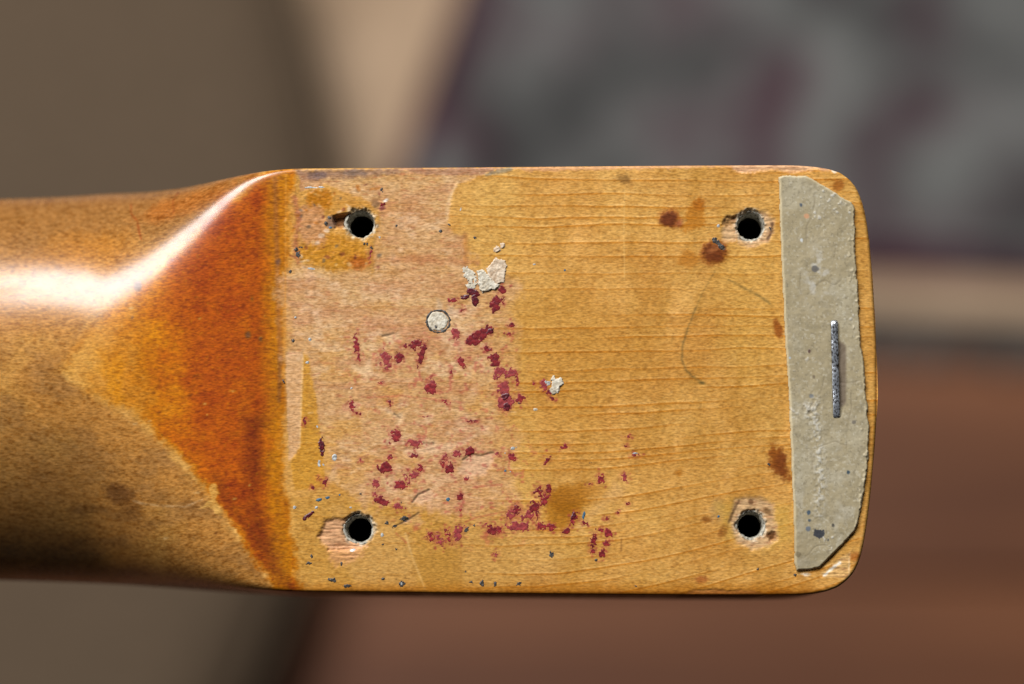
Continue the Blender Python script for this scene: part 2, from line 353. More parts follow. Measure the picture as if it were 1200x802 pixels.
# --- fine fleck of the maple
tilt = 0.12 * sst(330, 150, X)
yy_ = Y - tilt * X
fl = fbm(X / 5.0, yy_ / 1.4, 81, 3, 0.6); fl2 = fbm(X / 16, yy_ / 3.2, 82, 3)
amp = 0.42 + 0.30 * sh + 0.25 * orn + 0.1 * bare
mul(np.clip(-fl, 0, 1) * amp, (0.68, 0.56, 0.40)); mul(np.clip(fl, 0, 1) * amp, (1.13, 1.14, 1.20)); mul(np.clip(fl2, -1, 1) * 0.35, (1.07, 1.09, 1.14))
put(np.clip(sst(0.55, 1.0, fbm(X / 11, yy_ / 1.9, 84, 2)) * bare, 0, 1), (172, 104, 70), 0.5)
HT += 0.003 * fl
spk = sst(0.78, 1.05, fbm(X / 3.1, Y / 2.2, 85, 2)); put(spk * (0.25 + 0.5 * bare), (232, 202, 152), 0.5)
# --- stains with a body of their own
def stain(M, c, a=0.85, h=0.0, ro=None):
    global HT, RO
    put(M, c, a); HT = HT + h * M
    if ro is not None: RO = RO + (ro - RO) * M
stain(P([(800, 268), (806, 246), (812, 236), (822, 232), (830, 250), (826, 268)], 3, 6, 4), (174, 106, 34), 0.62, 0.004, 0.35); stain(E(820, 240, 7, 7, 0, 3, 2), (158, 88, 28), 0.6)
stain(E(784, 257, 15, 12, 15, 3, 3, 2), (150, 84, 36), 0.8, 0.02); stain(E(783, 258, 10, 9, 20, 2.5, 3), (100, 52, 34), 0.9, 0.04, 0.38); stain(E(796, 262, 6, 3, -40, 2, 1), (150, 82, 60), 0.6, 0.04)
stain(E(806, 303, 12, 9, -20, 4, 3, 2), (176, 110, 40), 0.65, 0.01); stain(E(836, 296, 16, 14, 0, 3, 3, 2), (142, 80, 34), 0.8, 0.03); stain(E(837, 297, 13, 11, 10, 2.5, 4), (104, 54, 32), 0.9, 0.04, 0.38); stain(E(838, 292, 8, 3, -20, 2, 1), (168, 104, 60), 0.7)
stain(P([(898, 530), (905, 522), (918, 522), (924, 545), (924, 562), (912, 560), (900, 548)], 4, 5, 3), (132, 72, 30), 0.9, 0.015); stain(E(915, 545, 7, 14, 0, 5, 4), (110, 58, 32), 0.7)
stain(E(911, 386, 5, 11, -12, 2, 2), (136, 72, 30), 0.8); stain(P([(646, 572), (684, 568), (690, 590), (668, 622), (645, 620), (638, 596)], 7, 4, 5), (164, 104, 30), 0.75); stain(E(662, 588, 17, 14, 20, 6, 4, 3), (148, 92, 28), 0.75, 0.01); stain(E(684, 577, 24, 9, -8, 7, 4, 3), (176, 116, 46), 0.6)
stain(P([(672, 620), (720, 566), (735, 572), (700, 604), (684, 624)], 5, 3, 3), (206, 160, 104), 0.45)
stain(E(848, 622, 5, 8, 25, 2.5, 2), (134, 78, 34), 0.85); stain(E(828, 609, 5, 3, 0, 2, 1.5), (128, 76, 32), 0.8); stain(E(842, 600, 9, 14, 0, 4, 3), (176, 136, 86), 0.6)
stain(P([(838, 590), (860, 586), (930, 590), (930, 636), (905, 640), (850, 630)], 9, 4, 4), (196, 158, 74), 0.5); stain(E(823, 679, 9, 3.5, 0, 2.5, 2), (156, 84, 44), 0.7); stain(E(982, 218, 7, 6, 0, 2.5, 2), (150, 88, 36), 0.8); stain(E(1002, 652, 7, 5, 0, 2.5, 2), (158, 88, 40), 0.6)
stain(E(732, 211, 8, 5, 20, 3, 2), (120, 84, 44), 0.7); stain(E(796, 554, 4, 4, 0, 3, 2), (170, 104, 34), 0.7)
stain(P([(846, 248), (862, 246), (856, 282), (846, 280)], 4, 3), (204, 160, 84), 0.4)
# pencil marks
pc = (122, 98, 52)
put(L([(838, 318), (826, 338), (815, 362)], 0.8, 1.6, 1.0), (104, 86, 50), 0.3); m = L([(815, 362), (806, 385), (800, 405), (799, 422), (804, 434), (812, 442), (824, 449)], 0.9, 1.5, 0.8); put(m, (104, 86, 50), 0.62)
m = L([(854, 328), (872, 338), (890, 347), (902, 356)], 1.1, 1.6, 0.8); put(m, (104, 86, 50), 0.6); put(E(822, 449, 4, 1.5, 15, 1, 0.5), (90, 78, 44), 0.6)
put(L([(732, 222), (731, 270), (732, 326)], 0.6, 0.8, 0.3), (228, 180, 106), 0.7); put(L([(728, 632), (728, 646)], 0.7, 0.7, 0.3), (128, 84, 46), 0.6)
put(L([(475, 625), (482, 650), (498, 690)], 1.2, 1.2, 0.6), (226, 182, 118), 0.6); put(L([(540, 600), (540, 690)], 1.0, 1.2, 0.6), (160, 108, 54), 0.4)
put(P([(484, 652), (540, 640), (542, 690), (500, 690)], 6, 3, 3), (176, 126, 56), 0.6)
# torn fibres and scratches in the worn field
def tear(pts, c=(222, 184, 140), a=0.85, h=-0.08, dark=None):
    global HT
    M = P(pts, 3.2, 2.2); put(M, c, a); HT = HT + M * (0.5 * h + 0.02 * fbm(X / 12, (Y + 0.2 * X) / 2.4, 91, 2)); put(M * sst(0.2, 0.9, fbm(X / 14, (Y + 0.25 * X) / 2.2, 93, 2)), (170, 122, 92), 0.5)
    if dark: D = L(dark, 0.9, 0.8, 0.7); put(D, (78, 58, 42), 0.65); HT = HT - 0.06 * D
tear([(447, 394), (466, 389), (470, 396), (456, 405)], dark=[(448, 394), (462, 391)]); tear([(410, 427), (424, 430), (434, 420), (436, 440), (426, 444), (418, 436)])
tear([(443, 478), (455, 479), (463, 484), (473, 485), (472, 496), (465, 498), (466, 490), (452, 483)], dark=[(462, 485), (469, 490)])
tear([(493, 516), (505, 520), (520, 521), (540, 517), (558, 510), (545, 520), (528, 528), (505, 532), (478, 534), (470, 528), (496, 524)], (220, 180, 140), 0.75, -0.05, dark=[(496, 519), (508, 520)])
tear([(542, 540), (552, 533), (566, 533), (578, 530), (580, 540), (568, 556), (548, 560), (536, 555)], (216, 172, 134), 0.9, -0.12, dark=[(542, 539), (552, 533), (564, 534), (578, 530)])
tear([(483, 588), (490, 579), (502, 574), (508, 574), (506, 586), (492, 592)], (216, 172, 132), 0.9, -0.12, dark=[(483, 589), (490, 580), (503, 574)])
tear([(470, 610), (490, 602), (498, 612), (492, 618)], (206, 160, 108), 0.6, -0.05, dark=[(463, 617), (480, 608), (491, 601)])
tear([(550, 430), (562, 418), (566, 421), (552, 434), (545, 438)], a=0.6, h=-0.04); tear([(536, 408), (543, 398), (545, 404), (538, 412)], a=0.5, h=-0.03); tear([(512, 350), (520, 356), (518, 364), (510, 360)], (200, 176, 150), 0.5, -0.02); tear([(526, 358), (540, 364), (534, 372), (524, 370)], (204, 176, 148), 0.6, -0.02)
tear([(383, 552), (393, 548), (396, 566), (386, 564)], (216, 176, 136), 0.6, -0.03); tear([(352, 308), (366, 314), (372, 330), (360, 334)], (214, 168, 130), 0.5, -0.02)
tear([(388, 408), (393, 405), (395, 410), (390, 411)], a=0.5, h=-0.02); tear([(530, 465), (545, 470), (548, 500), (536, 505)], (208, 166, 124), 0.4, -0.01); tear([(450, 560), (462, 556), (464, 575), (452, 578)], (214, 176, 136), 0.5, -0.02)
for q in range(46):
    x_, y_ = rng.uniform(345, 600), rng.uniform(330, 600); l_ = rng.uniform(4, 18); a_ = rng.uniform(-0.5, 0.2)
    put(L([(x_, y_), (x_ + l_ * math.cos(a_), y_ + l_ * math.sin(a_))], 0.5, 0.7, 0.4), [(226, 196, 160), (160, 84, 66), (222, 186, 142)][q % 3], 0.45)
# faint red residue in the worn field
red_res = sst(0.35, 1.0, fbm(X / 6, Y / 5, 95, 3)) * P([(400, 395), (520, 385), (610, 380), (615, 480), (640, 590), (600, 640), (500, 640), (440, 590), (440, 520), (405, 480)], 18, 4, 10); put(red_res, (172, 74, 66), 0.5)
for pts in ([(598, 533), (596, 548), (604, 558)], [(590, 548), (592, 556)], [(430, 466), (470, 464), (545, 472)], [(555, 571), (588, 568)], [(545, 612), (560, 606), (590, 600)], [(464, 625), (476, 636)]):
    put(L(pts, 0.8, 1.0, 0.8), (170, 72, 60), 0.5)
RED = [(417.5, 404.5, 3.6, 10, 0, 0), (420, 420, 2, 5, 0, .6), (452, 422, 5.5, 11, -8, .3), (467.5, 420, 5.5, 7, 20, .4), (486, 404, 8, 5, -40, .2), (476, 405.5, 3, 2.5, 0, 0), (494, 417, 4.5, 15, 17, .2),
 (534, 391, 4, 6.5, -10, .1), (565, 391, 11, 6, -32, 0), (555, 398, 9, 6, -15, 0), (541, 425, 4.5, 7.5, -25, .1), (579, 422, 6, 7, 0, 0), (571, 409, 4, 4, 0, 0), (584, 437, 6, 7, 30, .3), (598, 438, 7, 5, -25, .2), (606, 447, 2.5, 7, -8, .2),
 (590, 455, 7, 8, 0, .25), (592, 471, 9, 11, 20, .2), (610, 467, 5.5, 5, 20, .2), (505, 455, 7, 7, 30, .1), (506, 449, 3, 6, 0, .1), (522, 471, 5, 2.6, 25, .3), (412.5, 476, 4, 6, -20, .4), (420, 485, 4.5, 1.8, 10, .4), (457, 472, 2, 4, 0, .4),
 (464, 511, 5.5, 8, 0, .35), (486, 520, 7.5, 5, 10, .1), (456.5, 520, 3, 2.5, 0, .3), (535, 531, 5, 5, 0, .2), (550, 529, 5.8, 5, -15, 0), (485, 534, 5.5, 2.6, 0, .3), (457, 536, 3.8, 3, 0, .2), (452, 549, 8.5, 6.5, 20, .1), (522, 535, 3.2, 3, 0, .2),
 (519, 543, 2.6, 6, -10, .3), (527, 549, 5, 6.5, 20, .2), (492, 549, 4, 5, 0, .3), (599, 535, 6, 4.5, 25, .3), (582, 532, 2.6, 2.6, 0, .1), (357, 494, 2.2, 4, 0, .3), (422, 539, 2, 2.6, 0, .2), (599, 381, 3.6, 3.6, 0, .2), (596, 391, 4.5, 2.4, 0, .5),
 (542, 364, 2, 4, 0, .4), (581, 357, 5.5, 9, 15, .1), (589, 340, 5.5, 5, 0, .1), (589, 352, 2.4, 5.5, 0, .3), (530, 352, 5.5, 2.8, 0, .1), (529, 437, 2, 4, 0, .5),
 (440, 566, 4, 5.5, -15, .1), (470, 568, 7.5, 4.6, -10, .1), (476, 560, 2.6, 7.5, -25, .1), (485, 557, 5, 4, 0, .2), (447, 587, 8, 4.3, 30, .1), (466, 594, 7.5, 3.4, 8, .4), (439.5, 579, 2, 4.5, 0, .2), (381, 566, 3, 4.5, 15, .4), (546, 561, 3.6, 3, 0, 0),
 (539, 582, 4, 4.4, 0, .3), (540, 597, 2, 3.2, 0, .2), (505, 629, 4, 6, -15, .7), (515, 632, 4, 8, -20, .6), (526, 629, 3, 8, -20, .6), (537, 625, 5, 10.5, 15, .3), (569, 614, 3.4, 2, -30, .5), (577, 622, 6, 6, 0, .8), (585, 621, 4, 5, 0, .5), (581, 650, 3, 3.4, 0, .4),
 (607, 618, 13, 6, -5, .15), (598, 603, 6, 8, 20, .7), (606, 596, 6, 7, 0, .8), (619, 603, 9, 5, -35, .3), (626, 594, 6, 6, -30, .4), (632, 576, 5.5, 6, 0, .4), (643, 574, 3, 6, 10, .2), (638, 586, 4, 9, 25, .2), (630, 602, 2.4, 10, 0, .3), (635, 616, 6, 3.6, 20, .2),
 (646, 617, 5, 4.4, 10, .3), (672, 609, 3.6, 9.5, 25, .1), (664, 622, 5, 3.6, -40, .3), (661, 524, 4, 2.2, -30, 0), (641, 540, 2.2, 5.5, 35, .1), (704, 562, 4, 6, 10, .2), (732, 559, 4.6, 4, 20, .1), (735, 590, 2, 2, 0, .2), (713, 625, 4.6, 5, 10, 0), (710, 637, 4, 3.2, 30, 0),
 (696, 632, 3.4, 8.5, 10, .5), (706, 649, 3.8, 5, 0, .1), (695, 646, 3.6, 3, 0, .8), (705, 621, 3, 3, 0, .4), (685, 613, 4, 2, 30, .2), (736, 512, 3, 1.8, 0, .4), (733, 523, 2.4, 1.6, 0, .3), (744, 534, 5, 1.8, 0, .5), (712, 608, 3.4, 2, 30, .6), (724, 601, 1.8, 1.8, 0, .2),
 (637, 453, 4.5, 6.5, 0, .3), (643, 460, 4, 3, 0, .3), (647, 468, 3.6, 2.2, 20, .3), (625, 449, 2, 1.8, 0, 0), (434, 299, 2.6, 5.5, 15, .3), (449, 240, 3, 2.4, 0, .2), (373, 560, 2, 2, 0, .3), (366, 572, 2.5, 1.8, 0, .3), (690, 568, 2, 2, 0, .2), (500, 488, 5, 1.4, 0, .7), (552, 494, 6, 1.4, 0, .7), (446, 448, 3, 2, 0, .6)]
for (x_, y_, rx, ry, an, po) in RED:
    dot(x_, y_, rx * 1.25 + 1, ry * 1.25 + 0.6, an, (158, 72, 60), 0.12 + 0.30 * po, 2.0, 2.6)
    for q in range(int(2 + (rx + ry) * 0.35)):
        t_ = rng.uniform(0, 6.28); k_ = rng.uniform(1.0, 2.2)
        dot(x_ + rx * k_ * math.cos(t_), y_ + ry * k_ * math.sin(t_), rng.uniform(0.7, 1.9), rng.uniform(0.6, 1.4), rng.uniform(-60, 60), (150, 60, 56), rng.uniform(0.3, 0.8))
# chips round the screw holes and on the edges
HOLES = [(423, 262.5, 16.2), (421, 620, 16.4), (880, 265, 16.4), (880, 615.5, 16.0)]
chipc = (200, 162, 120)
def chip(pts, h, c=chipc, soft=1.6, rough=1.6, a=0.9, fib=0.06):
    global HT, RO
    M = P(pts, soft * 1.7, rough * 1.3); put(M, c, a); HT = HT + M * (h + fib * fbm(X / 14, Y / 2.2, 97, 3)); RO = RO + (0.75 - RO) * M
    put(M * sst(0.1, 0.9, fbm(X / 9, Y / 2.0, 98, 3)), (164, 112, 76), 0.7)
chip([(372, 629), (381, 609), (402, 608), (420, 600), (430, 640), (405, 646), (385, 644)], -0.30, (206, 156, 116)); chip([(384, 640), (420, 636), (424, 652), (396, 664), (386, 654)], -0.06, (208, 150, 104), 3, 3, 0.7)
chip([(391, 254), (410, 250), (414, 266), (393, 267)], -0.9, (150, 106, 70), 1.2, 0.8); put(P([(382, 252), (393, 253), (394, 268), (384, 267)], 1.6, 1.5), (126, 100, 88), 0.8)
chip([(846, 270), (850, 256), (863, 251), (880, 247), (898, 248), (906, 258), (906, 272), (898, 284), (876, 290), (862, 282), (848, 282)], -0.16, soft=2.4); chip([(846, 264), (852, 256), (864, 252), (862, 262), (852, 266)], -0.3, (150, 110, 66)); put(L([(905, 262), (904, 272), (900, 280)], 1.4, 1.2, 1), (92, 64, 44), 0.8)
chip([(855, 612), (862, 586), (874, 583), (890, 584), (906, 590), (908, 606), (912, 630), (900, 640), (880, 644), (864, 636)], -0.14, soft=2.4); chip([(900, 626), (908, 624), (911, 632), (903, 634)], -0.35, (120, 78, 46)); put(L([(854, 612), (860, 598), (866, 588)], 1.2, 1.2, 1), (92, 66, 44), 0.7); put(E(880, 588, 3, 3, 0, 1, 1), (110, 76, 50), 0.8); put(E(900, 600, 6, 3, 40, 1.5, 1), (120, 84, 50), 0.7)
chip([(436, 235), (452, 232), (462, 246), (450, 256), (440, 248)], -0.05, (196, 140, 90), 2.5, 3, 0.8); put(E(448, 244, 4, 3, -20, 1.2, 1), (110, 50, 50), 0.8); put(E(452, 235, 4, 1.8, -25, 0.8, 0.6), (244, 236, 226), 0.9); put(E(440, 240, 4, 5, 0, 2, 1), (120, 92, 66), 0.6)
chip([(798, 697), (812, 692), (836, 690), (856, 692), (880, 692), (896, 696), (896, 704), (800, 704)], -0.10, (172, 130, 98), 1.0, 1.0); put(L([(798, 697), (812, 692), (836, 690), (856, 692)], 0.6, 0.8, 0.5), (110, 78, 50), 0.45)
chip([(856, 190), (960, 190), (975, 200), (950, 199), (930, 202), (905, 198), (870, 204), (858, 199)], -0.12, (216, 168, 128), 1.4, 1.6); put(E(978, 200, 4, 3, 30, 1, 1), (236, 214, 190), 0.9)
put(P([(600, 196), (860, 190), (860, 195), (720, 199), (620, 201)], 1.5, 2), (200, 146, 104), 0.7)
chip([(962, 672), (975, 664), (985, 654), (996, 648), (995, 676), (964, 677)], -0.03, (214, 172, 112), 1.2, 1.2, 0.8); put(L([(965, 675), (974, 667), (984, 660)], 1.6, 1.2, 1.4), (240, 232, 218), 0.9); put(E(943, 673, 5, 2, 5, 1, 1), (232, 222, 206), 0.8); put(L([(995, 655), (995, 677)], 0.8, 0.8, 0.4), (236, 204, 160), 0.6)
# lower edge: darker pooled lacquer, with a still darker strip at the rim
put(sst(676, 694, Y + 2.5 * wob2) * sst(330, 380, X) * (1 - sst(930, 1000, X)), (164, 98, 26), 0.6)
put(sst(690, 697, Y + 1.2 * wob2) * sst(330, 380, X), (120, 64, 20), 0.6)
for hx, hy, hr in HOLES:
    hr = hr - 0.6; d = np.hypot(X - hx, Y - hy); HT -= 0.45 * (1 - sst(hr - 0.5, hr + 4.2, d + 2.2 * wob2 + 1.2 * wob3)); put(1 - sst(hr + 1.5, hr + 4.5, d + 3.0 * wob2), (170, 154, 130), 0.75); put((1 - sst(hr + 1, hr + 6, d + 3 * wob1)) * sst(0.1, 0.7, fbm(X / 5, Y / 4, 120)), (92, 78, 62), 0.6)
    put((1 - sst(hr + 3, hr + 7, d + 2 * wob2)) * sst(0.0, 0.5, wob3), (224, 206, 180), 0.6)
# overall pores
pore = sst(0.86, 1.05, fbm(X / 2.2, Y / 1.4, 99, 2)); put(pore * sst(330, 345, X), (96, 62, 36), 0.35)
HT += 0.003 * wob3 + 0.005 * wob2
RO += 0.07 * wob2
HT = HT * (1 - 0.88 * sst(335, 300, X)); RO = RO + (0.28 - RO) * 0.8 * orn
C = np.clip(C, 3, 250)
ALB = np.clip(lin(C) * 0.98 - 0.007, 0.004, 0.9)
def samp(A, px, py):
    px = np.clip(px - GX0, 0, A.shape[1] - 1.001); py = np.clip(py - GY0, 0, A.shape[0] - 1.001)
    i = px.astype(int); j = py.astype(int); fx = px - i; fy = py - j
    if A.ndim == 3: fx = fx[..., None]; fy = fy[..., None]
    return (A[j, i] * (1 - fx) + A[j, i + 1] * fx) * (1 - fy) + (A[j + 1, i] * (1 - fx) + A[j + 1, i + 1] * fx) * fy

# ================================================================== NECK
neck = empty("guitar_neck", (wx(600), wy(446), 0), "worn honey maple guitar neck heel with four screw holes and red paint specks", "guitar neck")
NL = np.array(neck.location)
# material: tone attribute carries pigment, nodes add pore-level grain and gloss breakup
m_neck, nt, b = new_mat("aged_lacquered_maple")
at = nt.nodes.new('ShaderNodeAttribute'); at.attribute_name = "tone"
tc = nt.nodes.new('ShaderNodeTexCoord'); mp = nt.nodes.new('ShaderNodeMapping'); mp.inputs['Scale'].default_value = (0.40, 1.2, 0.6)
n1 = nt.nodes.new('ShaderNodeTexNoise'); n1.inputs['Scale'].default_value = 4200; n1.inputs['Detail'].default_value = 3
nt.links.new(tc.outputs['Object'], mp.inputs[0]); nt.links.new(mp.outputs[0], n1.inputs['Vector'])
r1 = nt.nodes.new('ShaderNodeMapRange'); r1.inputs['From Min'].default_value = 0.34; r1.inputs['From Max'].default_value = 0.66; r1.inputs['To Min'].default_value = 0.74; r1.inputs['To Max'].default_value = 1.22
mu = nt.nodes.new('ShaderNodeVectorMath'); mu.operation = 'SCALE'
nt.links.new(n1.outputs['Fac'], r1.inputs['Value']); nt.links.new(at.outputs['Color'], mu.inputs[0]); nt.links.new(r1.outputs[0], mu.inputs['Scale'])
nt.links.new(mu.outputs[0], b.inputs['Base Color']); nt.links.new(at.outputs['Alpha'], b.inputs['Roughness'])
b.inputs['IOR'].default_value = 1.5; b.inputs['Specular IOR Level'].default_value = 0.12
b.inputs['Coat IOR'].default_value = 1.68
ag = nt.nodes.new('ShaderNodeAttribute'); ag.attribute_name = "gloss"; nt.links.new(ag.outputs['Fac'], b.inputs['Coat Weight'])
gr_ = nt.nodes.new('ShaderNodeMapRange'); gr_.inputs['From Max'].default_value = 0.58; gr_.inputs['To Min'].default_value = 0.40; gr_.inputs['To Max'].default_value = 0.20
nt.links.new(ag.outputs['Fac'], gr_.inputs['Value']); nt.links.new(gr_.outputs[0], b.inputs['Coat Roughness'])
bp = nt.nodes.new('ShaderNodeBump'); bp.inputs['Strength'].default_value = 0.12; bp.inputs['Distance'].default_value = 0.00006
nt.links.new(n1.outputs['Fac'], bp.inputs['Height']); nt.links.new(bp.outputs[0], b.inputs['Normal'])

# plan outline (rows of the upper and lower edge, as the photograph shows them)
ux = [-4000, -300, 0, 60, 100, 150, 200, 260, 300, 335, 400, 500, 800, 930, 955, 972, 985, 996, 1004, 1010, 1015, 1019, 1023, 1026, 1028, 1029]
uy = [268, 236, 228, 225.5, 222, 217.5, 212, 204, 199.5, 197, 196.5, 196, 193.5, 193, 194.5, 197.5, 202, 210, 220, 234, 252, 280, 325, 375, 425, 462]
lx = [-4000, -300, 0, 130, 260, 340, 600, 800, 925, 950, 968, 982, 993, 1001, 1008, 1013, 1017, 1021, 1025, 1027, 1028.4, 1029]
ly = [640, 673, 680, 684.5, 690.5, 693.5, 696.5, 698, 698, 697, 694, 688.5, 680, 671, 656, 636, 610, 575, 530, 500, 476, 462.2]
fine = np.arange(-4000, 1029.01, 0.5)
UT = np.interp(fine, ux, uy); LT = np.interp(fine, lx, ly)
def smo(a, k=9):
    pad = np.pad(a, k, mode='edge'); ker = np.ones(2 * k + 1) / (2 * k + 1); return np.convolve(pad, ker, mode='valid')
wgt = sst(990, 940, fine); UT = UT * (1 - wgt) + smo(smo(UT, 30), 30) * wgt; LT = LT * (1 - wgt) + smo(smo(LT, 30), 30) * wgt
wg2 = sst(1024, 1012, fine) * (1 - wgt); UT = UT * (1 - wg2) + smo(UT, 6) * wg2; LT = LT * (1 - wg2) + smo(LT, 6) * wg2
colx = np.concatenate([np.arange(-4000, -60, 40.0), np.arange(-60, -4, 4.0), np.arange(-4, 960, 0.85), np.arange(960, 1010, 0.7), np.arange(1010, 1024, 0.45), np.arange(1024, 1029, 0.2), [1028.8, 1028.97]])
colx = np.unique(np.round(colx, 3))
NR = 620
sv = np.linspace(-1, 1, NR); tt = 0.86 * sv + 0.14 * np.sin(sv * math.pi / 2)
tt = np.sign(tt) * (1 - (1 - np.abs(tt)) ** 1.12)
ut = np.interp(colx, fine, UT); lt = np.interp(colx, fine, LT)
HB = 0.0238                                   # wood above the fingerboard
e = np.interp(colx, [-4000, 60, 105, 150, 200, 250, 285, 320, 345, 2000], [0.50, 0.50, 0.485, 0.375, 0.24, 0.115, 0.045, 0.015, 0.008, 0.008])
e = np.interp(colx, fine, smo(smo(np.interp(fine, colx, e), 30), 30)); nexp = 1 / e
drop = np.interp(colx, [-4000, -200, 0, 80, 150, 220, 280, 320, 345, 2000], [4.6, 3.6, 3.2, 2.9, 2.15, 1.25, 0.5, 0.10, 0.0, 0.0]) * 0.001
drop = np.interp(colx, fine, smo(smo(np.interp(fine, colx, drop), 45), 45))
# widest line of the shaft lies deeper, so widen it about the point below the lens
rnd = np.clip((e - 0.01) / 0.49, 0, 1)
kz = (D0 + rnd * 0.80 * HB) / D0
yu = YC + (wy(ut) - YC) * kz; yl = YC + (wy(lt) - YC) * kz
ymid = 0.5 * (yu + yl); yh = 0.5 * (yu - yl)
XX = np.repeat(wx(colx)[:, None], NR, 1); T = np.repeat(-tt[None, :], len(colx), 0)    # row 0 = upper... sign set below
T = -T                                                                                # -1 lower .. +1 upper
YY = ymid[:, None] + T * yh[:, None]
ab = np.clip(np.abs(T), 0, 1); N_ = nexp[:, None]
hh = (HB - drop)[:, None]
prof_ = np.clip(1 - ab ** N_, 0, 1) ** (1 / N_)
ZZ = -HB + hh * prof_
PX = XX / S + 600; PY = 401 - YY / S
# heel: small rounded arris along the whole outline
outl = [(a, c) for a, c in zip(fine[fine > 250][::6], UT[fine > 250][::6])] + [(a, c) for a, c in zip(fine[fine > 250][::6][::-1], LT[fine > 250][::6][::-1])]
near = (PX > 920) & ((np.abs(PY - ut[:, None]) < 12) | (np.abs(PY - lt[:, None]) < 12) | (PX > 960))
dist_e = np.full(PX.shape, 99.0); dist_e[near] = seg_dist(PX[near], PY[near], outl[:-1])
RA = 4.5
q = np.clip(RA - dist_e, 0, RA); arr = (RA - np.sqrt(np.clip(RA * RA - q * q, 0, None))) * S
ZZ = np.where(PX > 930, ZZ * (1 - sst(930, 975, PX)) + (-arr) * sst(930, 975, PX), ZZ)
mir = np.where(PX < -58, -116 - PX, PX)       # beyond the frame the wear goes on, mirrored
mir = np.where(mir > 290, 145 + 145 * np.sin(mir / 97.0), mir) if False else np.clip(mir, -58, 1058)
mir = np.where(PX < -58, np.abs(((-58 - PX) % 160) - 80) - 58, mir)
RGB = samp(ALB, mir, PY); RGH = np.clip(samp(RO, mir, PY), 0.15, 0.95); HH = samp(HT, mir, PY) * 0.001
edge = sst(0.999, 0.97, ab); ZZ = ZZ + HH * edge
nc = len(colx)
V = np.stack([XX, YY, ZZ], -1)
# skirt down to the fingerboard
lev = [-0.003, -0.008, -0.015, -HB]
def skirt(j):
    rows = []; base = V[:, j, :]
    for z in lev:
        r_ = base.copy(); r_[:, 2] = np.minimum(base[:, 2] - 1e-5, np.maximum(z, -HB)) if z > -HB else -HB - 1e-5; rows.append(r_)
    return np.stack(rows, 1)
s0 = skirt(0); s1 = skirt(NR - 1)
Vall = np.concatenate([s0[:, ::-1], V, s1], 1); nl = len(lev)
Vall[0, :, 1] = ymid[0]; Vall[0, :, 2] = -HB * 0.5; Vall[0, :, 0] = Vall[1, :, 0] - 1e-4        # closes the cut end
Call = np.concatenate([np.repeat(RGB[:, :1], nl, 1) * 0.92, RGB, np.repeat(RGB[:, -1:], nl, 1) * 0.92], 1); Rall = np.concatenate([np.repeat(RGH[:, :1], nl, 1), RGH, np.repeat(RGH[:, -1:], nl, 1)], 1)
nr = NR + 2 * nl
GL = (0.10 + 0.50 * sst(345, 300, PX) * (0.6 + 0.4 * sst(-50, 70, PX + 12 * fbm(PX / 30, PY / 12, 403, 2)))) * np.clip(1.0 + 0.12 * fbm(PX / 26, PY / 16, 401, 3) + 0.06 * fbm(PX / 3, PY / 3, 402, 2), 0.2, 1.35)
GLall = np.concatenate([np.repeat(GL[:, :1], nl, 1), GL, np.repeat(GL[:, -1:], nl, 1)], 1)
idx = np.arange(nc * nr).reshape(nc, nr)
F = np.stack([idx[:-1, :-1], idx[1:, :-1], idx[1:, 1:], idx[:-1, 1:]], -1)
fcx = 0.25 * (Vall[:-1, :-1] + Vall[1:, :-1] + Vall[1:, 1:] + Vall[:-1, 1:])
cpx = fcx[..., 0] / S + 600; cpy = 401 - fcx[..., 1] / S
keep = np.ones(F.shape[:2], bool)
for hx, hy, hr in HOLES: keep &= np.hypot(cpx - hx, cpy - hy) > hr
F = F[keep]
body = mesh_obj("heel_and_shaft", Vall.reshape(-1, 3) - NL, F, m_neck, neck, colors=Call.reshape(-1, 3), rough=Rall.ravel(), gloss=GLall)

# screw holes: ragged lip and bored wall
m_lip = noise_mat("bored_grey_wood", (92, 86, 72), (186, 180, 164), 2600, rough=0.75, bump=0.5, bdist=0.0001, stretch=(1, 1, 0.6), lo_=0.3, hi_=0.62)
m_bore = noise_mat('shaded_bore_wood', (18, 15, 12), (44, 36, 26), 1500, rough=0.9, spec=0.1)  # near-black wood: the shade deep in the hole is put into its colour
for hi, (hx, hy, hr) in enumerate(HOLES):
    ph = rng.uniform(0, 6.28, 6)
    def wob(i, k, ph=ph, n=64):
        a = 2 * math.pi * k / n
        return (0.03 * math.sin(3 * a + ph[0]) + 0.022 * math.sin(7 * a + ph[1]) + 0.02 * math.sin(13 * a + ph[2] + i) + rng.uniform(-0.015, 0.015)) * (1.0 if i < 5 else 0.3)
    pr = [(hr + 3.4, -0.66), (hr + 1.2, -0.38), (hr + 0.2, -0.46), (hr - 1.3, -0.78), (hr - 1.8, -1.5), (hr - 2.2, -2.4), (hr - 2.3, -3.6)]
    v, f = lathe([(r_ * S, z * 0.001) for r_, z in pr], 64, 0, 0, wob)
    o = mesh_obj("screw_hole", v, [t[::-1] for t in f], m_lip, neck)
    o.location = (wx(hx) - NL[0], wy(hy) - NL[1], 0)
    v, f = lathe([(r_ * S, z * 0.001) for r_, z in [(hr - 1.9, -3.3), (hr - 2.5, -3.8), (hr - 2.5, -5), (hr - 2.5, -10), (hr - 2.5, -15), (0.02, -17)]], 48)
    mesh_obj("bore_wall", v, [t[::-1] for t in f], m_bore, o)

